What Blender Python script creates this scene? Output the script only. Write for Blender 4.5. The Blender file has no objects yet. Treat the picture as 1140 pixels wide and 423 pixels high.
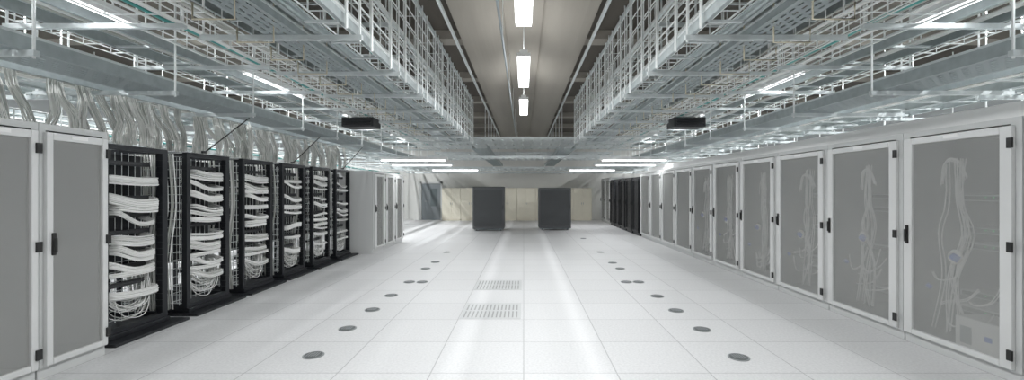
import bpy, math, random
from mathutils import Vector
random.seed(7)
S = bpy.context.scene
try:
    S.view_settings.view_transform = 'Standard'
except Exception:
    pass
COL = S.collection

# ------------------------------------------------------------ materials
def new_mat(name):
    m = bpy.data.materials.new(name); m.use_nodes = True
    nt = m.node_tree; nt.nodes.clear()
    out = nt.nodes.new('ShaderNodeOutputMaterial')
    return m, nt, out
def pmat(name, col, rough=0.5, metal=0.0, nscale=8.0, namt=0.06, bump=0.0, stretch=None):
    m, nt, out = new_mat(name)
    b = nt.nodes.new('ShaderNodeBsdfPrincipled')
    tc = nt.nodes.new('ShaderNodeTexCoord')
    n = nt.nodes.new('ShaderNodeTexNoise'); n.inputs['Scale'].default_value = nscale
    n.inputs['Detail'].default_value = 4
    if stretch:
        mp = nt.nodes.new('ShaderNodeMapping'); mp.inputs['Scale'].default_value = stretch
        nt.links.new(tc.outputs['Object'], mp.inputs['Vector']); nt.links.new(mp.outputs[0], n.inputs['Vector'])
    else:
        nt.links.new(tc.outputs['Object'], n.inputs['Vector'])
    mix = nt.nodes.new('ShaderNodeMix'); mix.data_type = 'RGBA'
    nt.links.new(n.outputs['Fac'], mix.inputs[0])
    mix.inputs[6].default_value = (*[max(0, c*(1-namt)) for c in col], 1)
    mix.inputs[7].default_value = (*[min(1, c*(1+namt)) for c in col], 1)
    nt.links.new(mix.outputs[2], b.inputs['Base Color'])
    b.inputs['Roughness'].default_value = rough; b.inputs['Metallic'].default_value = metal
    if bump:
        bp = nt.nodes.new('ShaderNodeBump'); bp.inputs['Strength'].default_value = bump
        nt.links.new(n.outputs['Fac'], bp.inputs['Height']); nt.links.new(bp.outputs[0], b.inputs['Normal'])
    nt.links.new(b.outputs[0], out.inputs[0])
    return m
def emat(name, col, s):
    m, nt, out = new_mat(name)
    e = nt.nodes.new('ShaderNodeEmission'); e.inputs[0].default_value = (*col, 1); e.inputs[1].default_value = s
    nt.links.new(e.outputs[0], out.inputs[0]); return m
def math_node(nt, op, a, b=None):
    n = nt.nodes.new('ShaderNodeMath'); n.operation = op
    for i, v in enumerate((a, b)):
        if v is None: continue
        if isinstance(v, (int, float)): n.inputs[i].default_value = v
        else: nt.links.new(v, n.inputs[i])
    return n.outputs[0]
def meshmat(name, col, trans, freq=210):
    """fine perforated sheet: holes too small to resolve, partly see-through"""
    m, nt, out = new_mat(name)
    b = nt.nodes.new('ShaderNodeBsdfPrincipled'); b.inputs['Base Color'].default_value = (*col, 1)
    b.inputs['Roughness'].default_value = 0.5
    t = nt.nodes.new('ShaderNodeBsdfTransparent'); mx = nt.nodes.new('ShaderNodeMixShader')
    tc = nt.nodes.new('ShaderNodeTexCoord'); sp = nt.nodes.new('ShaderNodeSeparateXYZ')
    nt.links.new(tc.outputs['Object'], sp.inputs[0])
    a = math_node(nt, 'GREATER_THAN', math_node(nt, 'FRACT', math_node(nt, 'MULTIPLY', sp.outputs[1], freq)), 0.2)
    c = math_node(nt, 'GREATER_THAN', math_node(nt, 'FRACT', math_node(nt, 'MULTIPLY', sp.outputs[2], freq)), 0.2)
    f = math_node(nt, 'MULTIPLY', math_node(nt, 'MULTIPLY', a, c), trans)
    nt.links.new(f, mx.inputs[0]); nt.links.new(b.outputs[0], mx.inputs[1]); nt.links.new(t.outputs[0], mx.inputs[2])
    nt.links.new(mx.outputs[0], out.inputs[0]); return m
def slotmat(name, col, fx, fy, wx, wy):
    m, nt, out = new_mat(name)
    b = nt.nodes.new('ShaderNodeBsdfPrincipled'); b.inputs['Base Color'].default_value = (*col, 1)
    b.inputs['Roughness'].default_value = 0.45; b.inputs['Metallic'].default_value = 0.3
    t = nt.nodes.new('ShaderNodeBsdfTransparent'); mx = nt.nodes.new('ShaderNodeMixShader')
    tc = nt.nodes.new('ShaderNodeTexCoord'); sp = nt.nodes.new('ShaderNodeSeparateXYZ')
    nt.links.new(tc.outputs['Object'], sp.inputs[0])
    row = math_node(nt, 'MULTIPLY', math_node(nt, 'FLOOR', math_node(nt, 'MULTIPLY', sp.outputs[0], fx)), 0.5)
    a = math_node(nt, 'LESS_THAN', math_node(nt, 'FRACT', math_node(nt, 'MULTIPLY', sp.outputs[0], fx)), wx)
    c = math_node(nt, 'LESS_THAN', math_node(nt, 'FRACT', math_node(nt, 'ADD', row, math_node(nt, 'MULTIPLY', sp.outputs[1], fy))), wy)
    nt.links.new(math_node(nt, 'MULTIPLY', a, c), mx.inputs[0])
    nt.links.new(b.outputs[0], mx.inputs[1]); nt.links.new(t.outputs[0], mx.inputs[2])
    nt.links.new(mx.outputs[0], out.inputs[0]); return m
TILE = 0.765; TY0 = 5.22
def floormat():
    m, nt, out = new_mat('floor_tiles')
    b = nt.nodes.new('ShaderNodeBsdfPrincipled')
    tc = nt.nodes.new('ShaderNodeTexCoord'); sp = nt.nodes.new('ShaderNodeSeparateXYZ')
    nt.links.new(tc.outputs['Object'], sp.inputs[0])
    def line(o, off):
        v = math_node(nt, 'FRACT', math_node(nt, 'DIVIDE', math_node(nt, 'ADD', o, 76.5-off), TILE))
        d = math_node(nt, 'ABSOLUTE', math_node(nt, 'SUBTRACT', v, 0.5))
        return math_node(nt, 'GREATER_THAN', d, 0.4935)
    l = math_node(nt, 'MAXIMUM', line(sp.outputs[0], 0.0), line(sp.outputs[1], TY0 % TILE))
    n = nt.nodes.new('ShaderNodeTexNoise'); n.inputs['Scale'].default_value = 45; n.inputs['Detail'].default_value = 5
    nt.links.new(tc.outputs['Object'], n.inputs['Vector'])
    wn = nt.nodes.new('ShaderNodeTexWhiteNoise'); wn.noise_dimensions = '2D'
    fx = math_node(nt, 'FLOOR', math_node(nt, 'DIVIDE', math_node(nt, 'ADD', sp.outputs[0], 76.5), TILE))
    fy = math_node(nt, 'FLOOR', math_node(nt, 'DIVIDE', math_node(nt, 'ADD', sp.outputs[1], 76.5-(TY0 % TILE)), TILE))
    cb = nt.nodes.new('ShaderNodeCombineXYZ'); nt.links.new(fx, cb.inputs[0]); nt.links.new(fy, cb.inputs[1])
    nt.links.new(cb.outputs[0], wn.inputs['Vector'])
    v = math_node(nt, 'ADD', 0.60, math_node(nt, 'MULTIPLY', n.outputs['Fac'], 0.28))
    v = math_node(nt, 'ADD', v, math_node(nt, 'MULTIPLY', wn.outputs['Value'], 0.035))
    v = math_node(nt, 'SUBTRACT', v, math_node(nt, 'MULTIPLY', l, 0.24))
    cc = nt.nodes.new('ShaderNodeCombineColor')
    nt.links.new(v, cc.inputs[0]); nt.links.new(v, cc.inputs[1]); nt.links.new(math_node(nt, 'MULTIPLY', v, 1.005), cc.inputs[2])
    nt.links.new(cc.outputs[0], b.inputs['Base Color'])
    b.inputs['Roughness'].default_value = 0.45
    b.inputs['Specular IOR Level'].default_value = 0.35
    nt.links.new(b.outputs[0], out.inputs[0]); return m

M = dict(
 floor=floormat(),
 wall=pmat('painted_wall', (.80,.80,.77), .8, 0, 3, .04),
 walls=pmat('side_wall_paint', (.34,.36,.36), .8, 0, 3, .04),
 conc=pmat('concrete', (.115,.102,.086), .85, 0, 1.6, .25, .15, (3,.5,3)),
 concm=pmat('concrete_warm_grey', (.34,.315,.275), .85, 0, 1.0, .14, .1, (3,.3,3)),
 cab=pmat('cabinet_paint', (.64,.65,.645), .45, 0, 5, .02),
 cabl=pmat('cabinet_paint_light', (.72,.725,.72), .45, 0, 5, .02),
 ductw=pmat('duct_white_paint', (.88,.88,.87), .5, 0, 5, .02),
 inner=pmat('cabinet_inside', (.24,.245,.245), .6, 0, 5, .05),
 innerb=pmat('black_cabinet_inside', (.30,.31,.32), .6, 0, 5, .05),  # grey stands in for light showing through the black frames
 dmesh=meshmat('door_mesh', (.53,.535,.52), .92),
 bmesh_=meshmat('black_mesh', (.02,.02,.025), .95),
 blk=pmat('black_steel', (.018,.02,.024), .4, 0.2, 8, .1),
 blk2=pmat('charcoal', (.04,.042,.045), .45, 0, 8, .1),
 mgrey=pmat('machine_grey', (.10,.105,.11), .5, 0, 8, .06),
 mgrey2=pmat('machine_grey_panel', (.075,.08,.084), .5, 0, 8, .06),
 plastic=pmat('black_plastic', (.02,.02,.02), .35, 0, 20, .1),
 galv=pmat('galvanised', (.44,.49,.50), .42, .4, 14, .22),
 galvb=pmat('galvanised_bright', (.70,.745,.75), .42, .3, 14, .15),
 galvd=pmat('galvanised_dark', (.36,.40,.42), .4, .4, 14, .15),
 perf=slotmat('perforated_galvanised', (.38,.43,.445), 16, 9, .34, .62),
 wire=pmat('zinc_wire', (.87,.90,.895), .4, .1, 20, .06),
 brass=pmat('zinc_gold_rod', (.78,.73,.58), .35, .3, 20, .08),
 cabw=pmat('cable_white', (.92,.92,.90), .6, 0, 30, .04),
 cabm=pmat('cable_matte_white', (.88,.88,.85), .9, 0, 30, .04),
 cabg=pmat('cable_grey', (.56,.57,.54), .8, 0, 30, .08),
 cabt=pmat('cable_teal', (.10,.42,.40), .5, 0, 30, .08),
 cabb=pmat('cable_blue', (.08,.16,.65), .5, 0, 30, .08),
 cream=pmat('cream_laminate', (.93,.88,.74), .5, 0, 4, .03),
 doorp=pmat('door_grey', (.24,.265,.28), .5, 0, 4, .03),
 glass=pmat('door_glass', (.16,.19,.20), .15, 0, 4, .03),
 cap=pmat('floor_cap_grey', (.34,.36,.36), .5, .1, 30, .1),
 cap2=pmat('floor_cap_lid', (.15,.16,.165), .5, .1, 30, .2),
 ventm=pmat('vent_metal', (.66,.67,.67), .4, .1, 30, .05),
 hole=pmat('dark_gap', (.40,.40,.40), .8, 0, 10, .05),
 steel=pmat('server_steel', (.45,.47,.48), .4, .3, 10, .05),
 lampb=pmat('lamp_housing', (.85,.86,.86), .4, 0, 10, .02),
 lamp=emat('lamp_diffuser', (.97,.99,1.0), 7.0),
 lamps=emat('slim_lamp_diffuser', (.97,.99,1.0), 2.2),
 led=emat('green_led', (.1,1,.35), 1.0),
)

# ------------------------------------------------------------ mesh builder
class MB:
    def __init__(s): s.v=[]; s.f=[]; s.m=[]
    def box(s, x0,x1,y0,y1,z0,z1, mi=0):
        i=len(s.v)
        s.v += [(x0,y0,z0),(x1,y0,z0),(x1,y1,z0),(x0,y1,z0),(x0,y0,z1),(x1,y0,z1),(x1,y1,z1),(x0,y1,z1)]
        for f in ((0,3,2,1),(4,5,6,7),(0,1,5,4),(1,2,6,5),(2,3,7,6),(3,0,4,7)):
            s.f.append(tuple(i+k for k in f)); s.m.append(mi)
        return s
    def tube(s, pts, r, n=5, mi=0):
        pts=[Vector(p) for p in pts]; base=len(s.v)
        for k,p in enumerate(pts):
            a=pts[max(0,k-1)]; b=pts[min(len(pts)-1,k+1)]
            t=(b-a)
            if t.length<1e-9: t=Vector((0,0,1))
            t.normalize()
            u=Vector((0,0,1)) if abs(t.z)<.9 else Vector((1,0,0))
            w=t.cross(u).normalized(); q=w.cross(t)
            for j in range(n):
                an=2*math.pi*j/n+.4
                s.v.append(tuple(p+w*(r*math.cos(an))+q*(r*math.sin(an))))
        for k in range(len(pts)-1):
            for j in range(n):
                a=base+k*n+j; b=base+k*n+(j+1)%n
                s.f.append((a,b,b+n,a+n)); s.m.append(mi)
        s.f.append(tuple(base+j for j in range(n))[::-1]); s.m.append(mi)
        e=base+(len(pts)-1)*n
        s.f.append(tuple(e+j for j in range(n))); s.m.append(mi)
        return s
    def make(s, name, mats, parent=None, loc=(0,0,0), smooth=False, bevel=0, label=None):
        me=bpy.data.meshes.new(name); me.from_pydata(s.v,[],s.f)
        for m in (mats if isinstance(mats,(list,tuple)) else [mats]): me.materials.append(m)
        me.polygons.foreach_set('material_index', s.m)
        if smooth: me.polygons.foreach_set('use_smooth',[True]*len(me.polygons))
        me.update()
        o=bpy.data.objects.new(name,me); COL.objects.link(o); o.location=loc
        if parent: o.parent=parent
        if bevel:
            bv=o.modifiers.new('bevel','BEVEL'); bv.width=bevel; bv.segments=2; bv.limit_method='ANGLE'
        if label: o['label']=label
        return o
def empty(name, loc, label, cat, group=None, rot=0):
    e=bpy.data.objects.new(name,None); COL.objects.link(e); e.location=loc; e.rotation_euler=(0,0,rot)
    e.empty_display_size=.1
    tag(e,label,cat,group); return e
def tag(o,label,cat,group=None):
    o['label']=label; o['category']=cat
    if group: o['group']=group
    return o
def kids(o): return [c for c in bpy.data.objects if c.parent==o]
def copy_thing(root, loc, rot=None, label=None):
    r=root.copy(); COL.objects.link(r); r.location=loc
    if rot is not None: r.rotation_euler=(0,0,rot)
    if label: r['label']=label
    def rec(src,dst):
        for c in kids(src):
            d=c.copy(); d.parent=dst; COL.objects.link(d); rec(c,d)
    rec(root,r); return r
def struct(o): o['kind']='structure'; return o
def smooth(path, sub=4):
    P=[Vector(p) for p in path]; out=[]
    for i in range(len(P)-1):
        p0=P[max(0,i-1)];p1=P[i];p2=P[i+1];p3=P[min(len(P)-1,i+2)]
        for k in range(sub):
            t=k/sub
            out.append(.5*((2*p1)+(-p0+p2)*t+(2*p0-5*p1+4*p2-p3)*t*t+(-p0+3*p1-3*p2+p3)*t**3))
    out.append(P[-1]); return out
def bundle(mb, path, ncab, rad, r, mi=0, n=5, ry=None, zvar=1.0, jit=.12):
    ry = rad if ry is None else ry
    for c in range(ncab):
        a=random.random()*6.28; q=math.sqrt(random.random())
        dx,dy=q*rad*math.cos(a),q*ry*math.sin(a)
        pts=[]
        for i,p in enumerate(path):
            j=jit*rad
            pts.append((p[0]+dx+random.uniform(-j,j),p[1]+dy+random.uniform(-j,j),p[2]+q*rad*math.sin(a*1.7)*zvar))
        mb.tube(pts,r,n,mi if isinstance(mi,int) else random.choice(mi))

# ------------------------------------------------------------ room
RX=9.0; YF=23.0; YB=-5.0; ZC=4.5
struct(MB().box(-RX,RX,YB,YF,-.1,0).make('floor',M['floor']))
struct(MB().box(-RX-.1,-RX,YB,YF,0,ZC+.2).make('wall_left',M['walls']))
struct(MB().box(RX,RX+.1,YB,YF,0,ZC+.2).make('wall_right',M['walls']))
struct(MB().box(-RX,RX,YF,YF+.1,0,ZC+.2).make('wall_back',M['wall']))
struct(MB().box(-RX,RX,YB-.1,YB,0,ZC+.2).make('wall_front',M['wall']))
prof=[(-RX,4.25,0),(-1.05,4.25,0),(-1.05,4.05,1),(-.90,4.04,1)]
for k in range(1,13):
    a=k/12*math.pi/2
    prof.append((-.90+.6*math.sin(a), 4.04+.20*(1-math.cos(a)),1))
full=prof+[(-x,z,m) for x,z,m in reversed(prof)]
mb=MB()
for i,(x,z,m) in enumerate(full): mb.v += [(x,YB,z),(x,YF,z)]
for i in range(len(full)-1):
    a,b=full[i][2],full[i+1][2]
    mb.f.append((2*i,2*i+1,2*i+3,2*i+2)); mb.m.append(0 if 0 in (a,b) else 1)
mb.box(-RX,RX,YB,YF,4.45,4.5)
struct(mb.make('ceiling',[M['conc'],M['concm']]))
n=1
for sx in (-1,1):
    for y in [5.0+2.7*k for k in range(7)]:
        x0,x1=sorted((sx*1.06,sx*8.95))
        struct(MB().box(x0,x1,y,y+.34,4.1,4.248).make('trim_%d'%n,M['concm'])); n+=1
    x0,x1=sorted((sx*1.08,sx*1.12))
    struct(MB().box(x0,x1,YB+.1,YF-.1,3.92,3.96).make('trim_%d'%n,M['galvb'])); n+=1
for sx in (-1,1):
    x0,x1=sorted((sx*8.98,sx*9.0))
    struct(MB().box(x0,x1,YB,YF,.001,.1).make('baseboard_left' if sx<0 else 'baseboard_right',M['cab']))
d=MB().box(-5.2,-4.25,22.93,22.99,.001,1.85).make('door_1',M['doorp']); struct(d)
MB().box(-4.75,-4.4,22.915,22.93,.7,1.6).make('door_pane',M['glass'],d)
MB().tube([(-5.05,22.9,.95),(-4.93,22.9,.95)],.015).make('door_handle',M['steel'],d)
struct(MB().box(-5.3,-5.21,22.9,22.99,.001,1.93).box(-4.24,-4.15,22.9,22.99,.001,1.93).box(-5.3,-4.15,22.9,22.99,1.86,1.93).make('trim_90',M['cab']))

# ------------------------------------------------------------ lamps
def area(loc, sx, sy, power, rot=(0,0,0)):
    l=bpy.data.lights.new('lamp_light','AREA'); l.shape='RECTANGLE'; l.size=sx; l.size_y=sy; l.energy=power
    l.color=(.965,.985,1.0)
    o=bpy.data.objects.new('lamp_light',l); COL.objects.link(o); o.location=loc; o.rotation_euler=rot
    return o
def fixture(x,y,z,L,axis,power,top=4.2,w=.2,label='white fluorescent ceiling lamp hanging above the aisle',group='aisle ceiling lamps',up=0,mat='lamp'):
    e=empty('ceiling_lamp',(x,y,z),label,'lamp',group)
    hx,hy=(w/2,L/2) if axis=='Y' else (L/2,w/2)
    MB().box(-hx,hx,-hy,hy,.0,.05).box(-hx*.6 if axis=='Y' else -hx,hx*.6 if axis=='Y' else hx,-hy if axis=='Y' else -hy*.6,hy if axis=='Y' else hy*.6,.05,.09).make('lamp_housing',M['lampb'],e)
    MB().box(-hx*.92,hx*.92,-hy*.99,hy*.99,-.03,-.001).make('lamp_diffuser',M[mat],e)
    for s in (-.35,.35):
        px,py=(0,s*L) if axis=='Y' else (s*L,0)
        MB().tube([(px,py,.09),(px,py,top-z-.005)],.008).make('suspension_rod',M['wire'],e)
    a=area((0,0,-.035),hx*1.8,hy*1.96,power); a.parent=e
    if up:
        a=area((0,0,.1),hx*1.8,hy*1.96,up,(math.pi,0,0)); a.parent=e  # upward light added to brighten the ceiling above the downlights
    return e
PW={-2:60,-1:58,0:52,1:48,2:44}
for k in range(-2,3):
    fixture(0,4.0+2.87*k,3.3,1.7,'Y',PW[k],top=4.24,w=.18,up=8)
for sx in (-1,1):
    for k in range(-1,7):
        fixture(sx*5.9,3.0+2.87*k,3.9,2.0,'Y',80,w=.09,label='thin white fluorescent lamp strip above the cable trays',group='side ceiling lamps')
    for k in range(4):
        fixture(sx*3.62,3.4+3.2*k,3.04,1.6,'Y',9,w=.035,top=4.09,label='slim white fluorescent tube lamp between the cable trays',group='slim lamps between the trays',mat='lamps')
    for y,xa,xb,p in ((12.4,2.1,4.0,15),(14.8,2.3,4.4,20),(18.4,1.8,3.8,32)):  # farthest pair is added to brighten the end wall and cream cabinets
        fixture(sx*(xa+xb)/2,y,2.34,xb-xa,'X',p,w=.09,top=2.5,label='white fluorescent tube lamp hanging across beneath a cable tray',group='cross lamps under the trays')

mb=MB().tube([(-.28,YB+.2,3.5),(-.28,YF-.1,3.5)],.016,6)
o=tag(mb.make('conduit_pipe',M['galvd'],smooth=True),'thin grey steel conduit pipe hung under the concrete ceiling','pipe')
for k in range(9):
    MB().tube([(-.28,-3+3*k,3.5),(-.28,-3+3*k,4.235)],.006).make('hanger_rod',M['wire'],o)

# ------------------------------------------------------------ cabinets (facing +X, origin base centre of front)
def cabinet(w,d,h,body,door,mesh,inner,loc,rot,label,group,pil=.08,frm=.09):
    e=empty('server_cabinet',loc,label,'cabinet',group,rot)
    hw=w/2-.003
    b=MB()
    b.box(-d,-.03,-hw,-hw+.03,.09,h-.03,0).box(-d,-.03,hw-.03,hw,.09,h-.03,0)
    b.box(-d+.02,-.05,-hw+.03,-hw+.034,.09,h-.05,1).box(-d+.02,-.05,hw-.034,hw-.03,.09,h-.05,1)
    b.box(-d,0,-hw,hw,h-.05,h,0)
    b.box(-d,-d+.02,-hw,hw,.09,h-.05,1)
    b.box(-d+.02,-.05,-hw+.03,hw-.03,.09,.11,1)
    b.box(-.03,0,-hw,-hw+pil,.09,h-.05,0).box(-.03,0,hw-pil,hw,.09,h-.05,0)
    b.make('cabinet_body',[body,inner],e)
    MB().box(-d+.02,-.02,-hw+.005,hw-.005,0,.09).make('plinth',body,e)
    y0,y1=-hw+pil*.55,hw-pil*.55; z0,z1=.105,h-.065
    dr=MB().box(.001,.035,y0,y0+frm,z0,z1).box(.001,.035,y1-frm,y1,z0,z1).box(.001,.035,y0+frm,y1-frm,z0,z0+.05).box(.001,.035,y0+frm,y1-frm,z1-.06,z1).make('door',door,e,bevel=.006)
    MB().box(.012,.014,y0+frm,y1-frm,z0+.05,z1-.06).make('door_mesh',mesh,dr)
    MB().box(.036,.05,y0+.03,y0+.06,.98,1.16).box(.05,.066,y0+.035,y0+.055,1.0,1.12).make('door_handle',M['plastic'],dr,bevel=.004)
    for z in (.22,1.06,h-.2):
        MB().box(.0355,.05,y1-.025,y1+.015,z-.04,z+.04).make('hinge',M['plastic'],dr)
    if body is M['cab']:
        MB().box(.0355,.038,-.07,.07,z1-.04,z1-.012).make('name_plate',M['ductw'],dr)
    return e
GR='grey cabinets along the aisle'
XR=3.81
labelR='light grey server cabinet with a perforated door standing in a row'
yc=[3.95+1.12*k for k in range(-2,10)]
c0=cabinet(1.12,1.1,2.07,M['cab'],M['cabl'],M['dmesh'],M['inner'],(XR,yc[3],0),math.pi,labelR,GR)
for k,y in enumerate(yc):
    if k not in (2,3): copy_thing(c0,(XR,y-(.04 if k<2 else 0),0))
cabinet(1.08,1.1,2.07,M['cab'],M['cabl'],M['dmesh'],M['inner'],(XR,3.97,0),math.pi,labelR,GR)
cb=cabinet(.86,1.0,1.95,M['blk'],M['blk'],M['bmesh_'],M['innerb'],(XR-.02,15.15,0),math.pi,'black server cabinet with a dark perforated door','black cabinets at the far end',pil=.05,frm=.08)
for k in range(1,5): copy_thing(cb,(XR-.02,15.15+1.01*k,0))
for y in (20.3,21.45): copy_thing(c0,(XR,y,0))
cl=cabinet(.585,1.1,2.03,M['cab'],M['cabl'],M['dmesh'],M['inner'],(-XR,3.82,0),0,'narrow light grey cabinet with a perforated door beside the black racks',GR,pil=.05,frm=.05)
for y in (3.235,2.65,2.065): copy_thing(cl,(-XR,y,0))
cf=cabinet(.86,1.0,1.96,M['cabl'],M['cabl'],M['dmesh'],M['inner'],(-3.55,11.02,0),0,'light grey cabinet with a plain side panel beyond the black racks',GR,pil=.05,frm=.16)
for k in (1,2): copy_thing(cf,(-3.55,11.02+.865*k,0))
o=MB().box(3.98,4.75,2.0,14.4,2.072,2.22).make('cable_duct',M['ductw'],bevel=.01)
tag(o,'long off-white metal duct lying on the cabinet tops','duct')

def switch_unit(x,y,z,w,hh,label,led):
    o=MB().box(-.0,.5,-w/2,w/2,0,hh).make('network_switch',M['steel'],loc=(x,y,z),bevel=.004)
    tag(o,label,'network switch','equipment in the cabinets')
    MB().box(-.012,-.001,-w/2+.03,w/2-.03,.012,hh-.012).make('port_strip',M['blk2'],o)
    if led:
        m=MB()
        for k in range(4):
            yy=-.1+k*.07
            m.box(-.016,-.012,yy-.004,yy+.004,hh*.55,hh*.55+.008)
        m.make('status_light',M['led'],o)
for idx,y in enumerate(yc[2:8]):
    random.seed(70+idx)
    zs=[.35,.5,.95,1.1,1.4] if idx%2==0 else [.3,.8,1.25,1.4]
    for z in zs: switch_unit(XR+.4,y+.02,z,.72,.06,'grey rack network switch mounted behind the perforated door',idx==0)
    m=MB()
    yb=y+random.uniform(.0,.15)
    for k in range(5):
        yy=yb+random.uniform(-.1,.1)
        x=XR+.12
        bundle(m,smooth([(x,yy,1.78),(x,yy+random.uniform(-.05,.05),1.4),(x,yy+random.uniform(-.08,.08),1.1),(x,yy+random.uniform(-.1,.1),.7),(x,yy+random.uniform(-.15,.15),.2)]),2,.018,.0055,0)
    t=random.uniform(1.6,1.78); s=random.uniform(.08,.18)
    bundle(m,smooth([(XR+.11,yb-s,t-.15),(XR+.10,yb-s*.4,t),(XR+.10,yb+s*.6,t),(XR+.11,yb+s,t-.2)]),5,.018,.0055,0)
    for k in range(5):
        z=random.uniform(.35,.8); yy=y+random.uniform(-.15,.2); s=random.uniform(.1,.22)
        bundle(m,smooth([(XR+.11,yy-s,z+random.uniform(0,.2)),(XR+.09,yy-s*.5,z-.06),(XR+.09,yy+s*.5,z-.12),(XR+.11,yy+s,z+random.uniform(-.2,.1))]),2,.015,.0052,0)
    R=.05; zc=random.uniform(.88,1.02); yy=y+random.uniform(.05,.2)
    m.tube([(XR+.08,yy+R*math.cos(a*.42),zc+R*math.sin(a*.42)) for a in range(16)],.018,6,0)
    m.tube([(XR+.06,yy-.05,zc-.02),(XR+.05,yy+.0,zc+.01)],.03,8,2)
    m.tube([(XR+.06,yy+.22,zc-.32),(XR+.05,yy+.25,zc-.30)],.02,8,2)
    tag(m.make('cable_bundle',[M['cabw'],M['cabg'],M['cabb']],smooth=True),'loose white and grey cables hanging inside a grey cabinet','cables','cables inside the cabinets')
o=MB().box(0,.3,-.2,.2,0,.28).make('power_supply_box',M['cabw'],loc=(XR+.05,3.82,.115),bevel=.01)
tag(o,'light grey equipment box on the cabinet floor','equipment box')
MB().box(-.004,-.001,-.12,-.06,.12,.16).make('vent_panel',M['cabb'],o)
MB().box(-.004,-.001,.05,.15,.05,.2).make('vent_panel',M['galvd'],o)

# ------------------------------------------------------------ black open racks
RW=.78; RH=1.96
def open_rack(loc, seed, fill):
    random.seed(seed)
    e=empty('server_rack',loc,'black open server rack packed with white patch cables' if fill>.7 else 'black open server rack with dark panels and some white cables','rack','black open racks')
    h=RW/2
    f=MB()
    f.box(-.06,0,-h,-h+.055,.08,RH).box(-.06,0,h-.075,h,.08,RH)
    f.box(-1.0,-.96,-h,-h+.04,.08,RH).box(-1.0,-.96,h-.04,h,.08,RH)
    f.box(-.55,-.51,-h,-h+.04,.08,RH).box(-.55,-.51,h-.04,h,.08,RH)
    for z in (.08,RH-.05):
        f.box(-.06,0,-h+.055,h-.075,z,z+.05).box(-1,-.96,-h+.04,h-.04,z,z+.05)
        f.box(-.96,-.06,-h,-h+.035,z,z+.05).box(-.96,-.06,h-.035,h,z,z+.05)
    f.make('rack_frame',M['blk'],e)
    MB().box(-1.0,.17,-h-.06,h+.11,0,.03).box(-1.0,.03,-h,h,.03,.08).make('rack_base',M['blk'],e,bevel=.006)
    m=MB()
    for k in range(24):
        z=.18+k*.072
        m.box(-.06,.012,h-.09,h-.08,z,z+.025)
    m.box(-.064,-.06,h-.09,h-.07,.12,RH-.05)
    m.make('cable_manager',M['blk'],e)
    g=MB()
    for k in range(11):
        x=-.9+k*.082
        g.tube([(x,-h-.012,.12),(x,-h-.012,RH-.06)],.0035,4)
    for k in range(19):
        z=.15+k*.1
        g.tube([(-.95,-h-.012,z),(-.05,-h-.012,z)],.0035,4)
    for k in range(8):
        y=-h+.1+k*.08
        g.tube([(-.2,y,.12),(-.2,y,RH-.06)],.004,4)
    for k in range(7):
        z=.15+k*.1
        g.tube([(-.2,-h+.05,z),(-.2,h-.05,z)],.004,4)
    g.make('wire_grid',M['wire'],e)
    MB().box(-.5,-.24,-h+.05,h-.05,.62,1.88).make('interior_shade_block',M['blk'],e)  # black block added to darken the rack interior behind the cables
    for k in range(8):
        z=.5+k*.18
        MB().box(-.16,-.12,-h+.06,h-.1,z,z+.045).box(-.12,-.11,-h+.08,h-.13,z+.01,z+.03).make('patch_panel',M['blk2'],e)
    z=.44
    while z<1.80:
        b=MB(); drop=random.uniform(-.01,.07); st=random.choice((0,0,.04,.10)); th=random.choice((.022,.03,.04,.05))*fill
        tilt=random.uniform(-.03,.06)
        en=random.choice((0,0,0,.05))
        for c in range(int(th*880)):
            ys=-h+.06+st+random.uniform(0,.03); dz=random.uniform(-th,th); dx=random.uniform(-.012,.012)
            ye=h-.1-random.uniform(0,.01)-en
            p=smooth([(-.12,ys-.01,z+dz*.8+tilt),(-.02+dx,ys+.02,z+dz+tilt*.9),(-.002+dx,ys+.5*(ye-ys),z+dz-drop),(-.01+dx,ye-.03,z+dz-drop*.9),(-.09+dx,ye-.003,z+dz-drop*.5),(-.2+dx,ye,z+dz)],3)
            b.tube(p,.0056,4,0 if random.random()<.88 else 1)
        b.make('patch_cables',[M['cabw'],M['cabg']],e,smooth=True)
        z+=th*2+random.choice((.03,.05,.07,.12))/fill
    b=MB()
    for c in range(16):
        ys=-h+.08+random.uniform(0,.1); ye=h-.12-random.uniform(0,.1); lo=random.uniform(.16,.36); x=-.06+random.uniform(-.04,.04)
        b.tube(smooth([(x-.05,ys,.5),(x,ys+.02,lo+.1),(x,ys+.2,lo),(x,ye-.1,lo+.03),(x-.05,ye,lo+.2),(x-.08,ye,.6)],3),.005,5,random.choice((0,0,1)))
    for c in range(30):
        y=-h-.12+random.uniform(-.06,.05); x=-.28+random.uniform(-.3,.2)
        b.tube(smooth([(x,y,1.93),(x+.02,y+.02,1.3),(x-.02,y-.02,.7),(x,y,.1)],3),.008,5,random.choice((0,1,1)))
    b.make('patch_cables',[M['cabw'],M['cabg']],e,smooth=True,label='slack grey and white cable loops')
    return e
rack_y=[4.72+1.07*k for k in range(6)]
for k,y in enumerate(rack_y): open_rack((-4.05,y,0),610+k,(1.0,1.0,.9,.75,.65,.55)[k])
random.seed(3)

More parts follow.
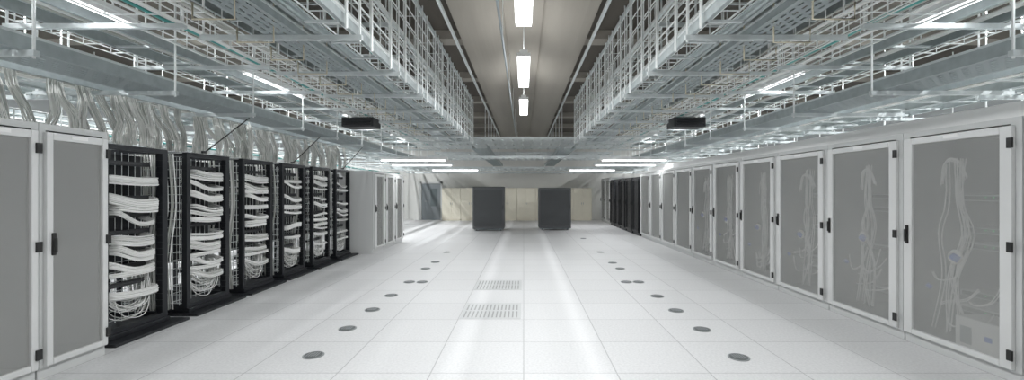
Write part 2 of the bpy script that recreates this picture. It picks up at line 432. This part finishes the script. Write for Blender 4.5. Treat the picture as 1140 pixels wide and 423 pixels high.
# ------------------------------------------------------------ dark floor-standing machines
def machine(x0,x1,y,h,label):
    w=x1-x0; e=empty('mainframe_cabinet',((x0+x1)/2,y,0),label,'cabinet','charcoal machines in the aisle')
    MB().box(-w/2,w/2,.03,1.0,.07,h).make('cabinet_body',M['mgrey'],e,bevel=.015)
    MB().box(-w/2+.05,w/2-.05,.06,.95,.045,.069).make('plinth',M['galvd'],e)
    for sx in (-1,1):
        for yy in (.15,.85):
            MB().tube([(sx*(w/2-.14)-.02,yy,.025),(sx*(w/2-.14)+.02,yy,.025)],.025,10).make('caster',M['plastic'],e)
    dr=MB().box(-w/2+.02,-w/2+.07,0,.029,.1,h-.03).box(w/2-.07,w/2-.02,0,.029,.1,h-.03).box(-w/2+.07,w/2-.07,0,.029,.1,.16).box(-w/2+.07,w/2-.07,0,.029,h-.1,h-.03).make('door',M['mgrey'],e,bevel=.005)
    m=MB().box(-w/2+.07,w/2-.07,.012,.029,.16,h-.1)
    for k in range(26):
        z=.18+k*(h-.32)/26
        m.box(-w/2+.09,w/2-.09,.004,.012,z,z+.02)
    m.make('door_grille',M['mgrey2'],dr)
    MB().box(w/2-.06,w/2-.035,-.02,-.001,.8,.95).make('door_handle',M['blk2'],dr)
machine(-1.9,-.73,16.67,1.64,'charcoal floor-standing computer cabinet with a slatted door')
machine(.57,1.8,17.0,1.60,'charcoal floor-standing computer cabinet with a slatted door')

def cream(x0,w):
    e=empty('storage_cabinet',(x0+w/2,22.4,0),'tall cream storage cabinet with two doors against the end wall','cabinet','cream cabinets at the end wall')
    MB().box(-w/2+.003,w/2-.003,0.02,.55,.06,1.62).make('cabinet_body',M['cream'],e)
    MB().box(-w/2+.02,w/2-.02,.04,.55,0,.06).make('plinth',M['cream'],e)
    for s in (-1,1):
        a,b=sorted((s*.006,s*(w/2-.008)))
        d=MB().box(a,b,0,.019,.08,1.61).make('door',M['cream'],e,bevel=.003)
        MB().box(s*.04-.008,s*.04+.008,-.02,-.001,.8,.9).make('door_handle',M['steel'],d)
    return e
w=.935
cc=cream(-4.08,w)
for k in range(1,8): copy_thing(cc,(-4.08+w*k+w/2,22.4,0))

# ------------------------------------------------------------ floor outlets and vents
pts=[(-1.91,4.08),(-1.91,4.87),(-1.9,5.64),(-1.89,6.41),(-1.87,7.35),(-1.66,7.35),(-1.88,8.62),(-1.85,9.4),
     (1.93,4.03),(1.92,4.84),(1.9,5.6),(1.89,6.36),(1.88,7.35),(1.68,7.35),(1.85,8.62),(1.84,9.3),(1.86,10.9),(-1.86,10.9),(1.86,14.0)]
def disc(r,z0,z1,N=28):
    m=MB()
    for z in (z0,z1):
        for k in range(N): m.v.append((r*math.cos(2*math.pi*k/N),r*math.sin(2*math.pi*k/N),z))
    m.f.append(tuple(range(N,2*N))); m.m.append(0)
    m.f.append(tuple(range(N))[::-1]); m.m.append(0)
    for k in range(N):
        m.f.append((k,(k+1)%N,N+(k+1)%N,N+k)); m.m.append(0)
    return m
m0=disc(.093,0,.006); m1=disc(.078,.0062,.010); m2=MB()
for k in range(5): m2.box(-.05+k*.022,-.042+k*.022,-.05,.05,.0102,.0125)
first=None
for x,y in pts:
    if first is None:
        e=empty('cable_outlet',(x,y,.001),'round grey cable outlet set flush in the floor','floor outlet','floor cable outlets')
        m0.make('outlet_ring',M['cap'],e); m1.make('outlet_lid',M['cap2'],e); m2.make('lid_ribs',M['cap'],e); first=e
    else: copy_thing(first,(x,y,.001))
def vent(x,y):
    e=empty('ventilation_grille',(x,y,.001),'perforated metal ventilation grille set in a floor tile','floor vent','floor grilles')
    p=.36
    MB().box(-p,p,-p,p,0,.003).make('grille_plate',M['ventm'],e)
    m=MB()
    for r in range(2):
        for k in range(14):
            xx=-p+.035+k*.048
            yy=-.31+r*.33
            m.box(xx,xx+.018,yy,yy+.27,.0032,.0045)
    m.make('grille_slots',M['hole'],e)
    return e
v=vent(-TILE/2-.01,TY0+TILE/2); copy_thing(v,(-TILE/2-.01,TY0+TILE*2.5,.001))

# ------------------------------------------------------------ cable trays
def tray(x0,x1,y0,y1,z,side,style,label,group,rungs=.3,mat='galv'):
    a,b=sorted((x0,x1))
    r=MB()
    r.box(a,a+.012,y0,y1,z,z+side).box(b-.012,b,y0,y1,z,z+side)
    r.box(a+.012,a+.035,y0,y1,z,z+.008).box(b-.035,b-.012,y0,y1,z,z+.008)
    r.box(a+.012,a+.03,y0,y1,z+side-.008,z+side,1).box(b-.03,b-.012,y0,y1,z+side-.008,z+side,1)
    r.box(a-.004,a,y0,y1,z+side-.02,z+side,1).box(b,b+.004,y0,y1,z+side-.02,z+side,1)
    if style=='ladder':
        y=y0+.1
        while y<y1:
            r.box(a+.012,b-.012,y,y+.03,z,z+.02,1); y+=rungs
    root=r.make('cable_tray',[M[mat],M['galvb']])
    tag(root,label,'cable tray',group)
    if style=='perf':
        MB().box(a+.036,b-.036,y0,y1,z,z+.003).make('tray_base',M['perf'],root)
    return root
def basket(x0,x1,y0,y1,z,side,label,group,dx=.1,dy=.15,r=.004):
    a,b=sorted((x0,x1)); m=MB()
    nx=max(2,int(round((b-a)/dx)))
    for k in range(nx+1):
        x=a+(b-a)*k/nx; m.tube([(x,y0,z),(x,y1,z)],r,4)
    for x in (a,b):
        k=1
        while k*dx<=side+1e-6:
            m.tube([(x,y0,z+k*dx),(x,y1,z+k*dx)],r,4); k+=1
    y=y0
    while y<=y1:
        m.tube([(a,y,z+side),(a,y,z),(b,y,z),(b,y,z+side)],r,4); y+=dy
    o=m.make('wire_basket_tray',M['wire'])
    return tag(o,label,'cable tray',group)
def bracket(xa,xb,y,z,top,label,group,mat='galvb'):
    a,b=sorted((xa,xb))
    o=MB().box(a-.05,b+.05,y-.02,y+.02,z-.045,z-.003).make('trapeze_bracket',M[mat]); tag(o,label,'bracket',group)
    for x in (a-.03,b+.03):
        MB().tube([(x,y,z-.06),(x,y,top)],.010,5).make('hanger_rod',M['wire'],o)
    return o
def strut(xa,xb,y,z):
    a,b=sorted((xa,xb))
    o=MB().box(a,b,y-.02,y+.02,z,z+.04).make('cross_strut',M['galvb']); tag(o,'short galvanised strut bridging two tray runs','strut','cross struts')
def tray_cables(x0,x1,y0,y1,z,nn,label,mats,r=.012,group='cables lying in the trays'):
    m=MB(); a,b=sorted((x0,x1))
    for k in range(nn):
        x=random.uniform(a+.05,b-.05); mi=random.choice(range(len(mats)))
        dz=random.uniform(.0,.05); rr=r*random.uniform(.7,1.3)
        p=[];y=y0
        while y<=y1:
            p.append((min(b-.04,max(a+.04,x+random.uniform(-.03,.03))),y,z+.025+dz+random.uniform(0,.015))); y+=.5
        m.tube(p,rr,5,mi)
    o=m.make('cable_bundle',[M[q] for q in mats],smooth=True)
    return tag(o,label,'cables',group)

for sx in (-1,1):
    YE=12.9; XI=1.45
    g='stacked trays beside the aisle'
    tray(sx*XI,sx*1.80,1.0,YE,2.85,.10,'ladder','galvanised ladder cable tray hung beside the aisle',g,.5)
    tray(sx*1.95,sx*2.25,1.0,YE,2.85,.08,'perf','perforated galvanised cable tray hung beside the aisle',g)
    basket(sx*2.42,sx*2.75,1.0,YE,2.85,.16,'zinc wire basket tray hung beside the aisle',g,.11,.2,.006)
    basket(sx*(XI+.02),sx*1.78,1.0,YE,2.98,.34,'tall zinc wire basket standing on a cable tray',g,.17,.3,.009)
    basket(sx*(XI+.02),sx*1.78,1.0,YE,3.42,.60,'tall zinc wire basket hung near the ceiling',g,.2,.3,.009)
    tray(sx*1.98,sx*2.7,1.0,YE,3.45,.08,'ladder','galvanised ladder cable tray near the ceiling',g,.6)
    tray_cables(sx*(XI+.05),sx*1.76,1.0,YE-.1,3.0,6,'white and grey cables lying in a wire basket',['cabw','cabg','cabt'],.010)
    tray_cables(sx*(XI+.05),sx*1.76,1.0,YE-.1,3.44,3,'white and grey cables lying in a wire basket',['cabw','cabg'],.010)
    tray_cables(sx*2.45,sx*2.72,1.0,YE-.1,2.87,4,'white cables lying in a wire basket',['cabw','cabg'])
    y=1.5
    while y<YE:
        bracket(sx*XI,sx*2.75,y,2.85,4.09,'galvanised strut bracket with threaded rods carrying cable trays','tray brackets')
        strut(sx*XI,sx*2.75,y,3.36)
        y+=1.2
    for k in range(16):
        yy=2.2+.5*k; x=sx*2.06
        o=MB().tube([(x,yy,3.2),(x,yy,2.72),(x+sx*.3,yy,2.72),(x+sx*.3,yy,2.84)],.008,5).make('cable_hook',M['brass'],smooth=True)
        tag(o,'thin pale zinc wire hook hanging under a tray','hook','cable hooks under the trays')
    for k in range(20):
        yy=1.2+.6*k; x=sx*(XI-.03)
        o=MB().tube([(x,yy,2.80),(x,yy,4.06),(x+sx*.42,yy,4.06),(x+sx*.42,yy,3.2)],.013,5).make('support_rod',M['wire'])
        tag(o,'bent zinc support rod at the edge of the stacked trays','rod','support rods')
    for z in (3.34,4.02):
        o=MB().box(*sorted((sx*(XI-.015),sx*(XI+.012))),1.0,YE,z,z+.04).make('edge_rail',M['galvb']); tag(o,'long slotted galvanised rail along the stacked trays','rail','tray edge rails')
    # outer low tray above racks
    g='trays above the rack rows'
    tray(sx*3.55,sx*4.0,1.0,22.5,2.5,.12,'perf','perforated galvanised cable tray running above the rack row',g)
    tray(sx*4.2,sx*4.8,1.0,22.5,2.5,.1,'ladder','galvanised ladder tray running above the rack row',g,.5)
    basket(sx*3.0,sx*3.45,1.0,16.0,2.95,.2,'zinc wire basket tray above the rack row',g,.15,.3,.008)
    tray(sx*3.8,sx*4.3,1.0,16.0,3.0,.12,'ladder','galvanised ladder tray above the rack row',g,.6)
    tray(sx*3.0,sx*3.5,1.0,16.0,3.5,.12,'ladder','galvanised ladder tray near the ceiling',g,.7)
    basket(sx*4.6,sx*5.1,1.0,16.0,3.2,.2,'zinc wire basket tray near the ceiling',g,.15,.35,.009)
    tray_cables(sx*3.03,sx*3.42,1.0,15.9,2.97,5,'white and teal cables in a wire basket',['cabw','cabg','cabt'],.014)
    tray_cables(sx*3.85,sx*4.25,1.0,15.9,3.03,5,'white cables in a ladder tray',['cabw','cabg'],.016)
    tray_cables(sx*4.25,sx*4.75,1.0,22.0,2.53,10,'thick grey cables lying on a ladder tray',['cabg','cabw'],.018)
    y=1.9
    while y<22:
        bracket(sx*3.52,sx*4.85,y,2.5,4.09,'galvanised strut bracket with threaded rods above the racks','tray brackets')
        if y<16:
            bracket(sx*2.95,sx*4.4,y+.65,2.93,4.09,'galvanised strut bracket with threaded rods above the racks','tray brackets')
        y+=1.3
    g='trays behind the rack rows'
    tray(sx*5.3,sx*5.7,1.0,22.5,2.6,.1,'ladder','galvanised ladder tray behind the rack row',g,.5)
    basket(sx*6.4,sx*7.0,1.0,22.5,2.9,.2,'zinc wire basket tray behind the rack row',g,.2,.4,.010)
    tray(sx*7.4,sx*8.0,1.0,22.5,2.6,.1,'ladder','galvanised ladder tray behind the rack row',g,.5)
    basket(sx*5.9,sx*6.3,1.0,22.5,2.25,.2,'zinc wire basket tray behind the rack row',g,.2,.35,.010)
    tray_cables(sx*5.95,sx*6.25,1.0,22.0,2.27,6,'grey cables in a wire basket behind the racks',['cabg','cabw','cabt'],.016)
    tray_cables(sx*5.35,sx*5.65,1.0,22.0,2.63,5,'grey cables on a ladder tray behind the racks',['cabg','cabw'],.016)
    y=2.0
    while y<22:
        bracket(sx*5.3,sx*8.0,y,2.6,4.09,'galvanised strut bracket with threaded rods behind the racks','tray brackets')
        bracket(sx*5.9,sx*6.3,y+.5,2.25,4.09,'galvanised strut bracket with threaded rods behind the racks','tray brackets')
        y+=1.6
    o=MB().box(-.3,.3,0,.45,0,.18).make('fan_unit',M['blk2'],loc=(sx*3.15,8.5,2.71),bevel=.01)
    tag(o,'black ventilated equipment box hung among the cable trays','equipment box','black boxes in the trays')
    for k in range(3):
        MB().box(-.26,.26,-.03,-.001,.02+k*.05,.045+k*.05).make('vent_slat',M['blk'],o)
    for s in (-.25,.25):
        MB().tube([(s,.2,.18),(s,.2,.24)],.012).make('hanger_rod',M['wire'],o)

# cross trays over aisle
for y,z in [(13.2,3.0),(14.4,3.0),(15.8,3.0),(17.2,2.9),(18.8,2.9),(20.4,2.9)]:
    r=MB().box(-3.4,3.4,y,y+.012,z,z+.08).box(-3.4,3.4,y+.5,y+.512,z,z+.08)
    for k in range(23): r.box(-3.35+k*.3,-3.31+k*.3,y+.006,y+.506,z,z+.02)
    root=r.make('cable_tray',M['galvb']); tag(root,'galvanised ladder tray crossing over the aisle','cable tray','trays crossing the aisle')
    for x in (-1.15,1.15):
        MB().tube([(x,y+.25,z),(x,y+.25,4.09)],.01).make('hanger_rod',M['wire'],root)
for y,z in ((14.0,2.5),(17.6,2.35),(19.2,2.35),(21.0,2.3)):
    r=MB()
    X=5.5 if y>15 else 3.0
    r.box(-X,X,y,y+.012,z,z+.08).box(-X,X,y+.4,y+.412,z,z+.08)
    k=-X+.1
    while k<X-.1:
        r.box(k,k+.08,y+.006,y+.406,z,z+.01); k+=.22
    root=r.make('cable_tray',M['galvb']); tag(root,'slatted galvanised trough crossing over the aisle','cable tray','trays crossing the aisle')
for sx in (-1,1):
    a,b=sorted((sx*1.05,sx*1.5))
    r=MB().box(a,a+.01,13.0,22.5,2.7,2.82).box(b-.01,b,13.0,22.5,2.7,2.82)
    for k in range(31): r.box(a+.005,b-.005,13.1+.3*k,13.14+.3*k,2.7,2.72)
    root=r.make('cable_tray',M['galv']); tag(root,'galvanised ladder tray running towards the end wall','cable tray','trays beyond the stack')

# cable drops from tray to racks and near cabinets
random.seed(11)
for i,y in enumerate([2.6,3.2,3.8]+rack_y):
    wide = y>4.2
    m=MB(); nj=11 if wide else 4
    zb=1.99 if wide else 2.06
    for j in range(nj):
        yy=y-(.44 if wide else .2)+j*(.88/10 if wide else .4/3)+random.uniform(-.03,.03); x=-4.16-.25*random.random(); lean=random.uniform(-.12,.25)
        zt=random.uniform(2.5,2.6)
        path=smooth([(x-.06,yy-lean,zt),(x-.03+random.uniform(-.04,.04),yy-lean*.8,2.38),(x+.01,yy-lean*.3+random.uniform(-.03,.03),2.2),(x,yy,2.07),(x,yy,zb)],2)
        bundle(m,path,22,.03,.0045,[0,0,1],4,.045,.2,.14)
    tag(m.make('cable_bundle',[M['cabm'],M['cabg']],smooth=False),'tight bundles of thin white cables dropping into a rack','cables','cable drops above the racks')
    if wide and i%2==0:
        o=MB().tube([(-3.98,y-.2,1.965),(-3.75,y+.35,2.49)],.008,5).tube([(-3.98,y-.2,1.99),(-3.98,y-.2,1.962)],.03,8).make('diagonal_stay',M['plastic']); tag(o,'thin black diagonal stay between rack top and tray','stay','diagonal stays')

# ------------------------------------------------------------ world & camera
w=bpy.data.worlds.new('world'); S.world=w; w.use_nodes=True
w.node_tree.nodes['Background'].inputs[0].default_value=(.8,.9,1,1); w.node_tree.nodes['Background'].inputs[1].default_value=.5
cam=bpy.data.cameras.new('camera'); co=bpy.data.objects.new('camera',cam); COL.objects.link(co)
co.location=(0,0,1.5); co.rotation_euler=(math.pi/2,0,0)
cam.sensor_width=36; cam.lens=500/1140*36; cam.shift_x=-13/1140; cam.shift_y=.5/1140
cam.clip_start=.05
S.camera=co
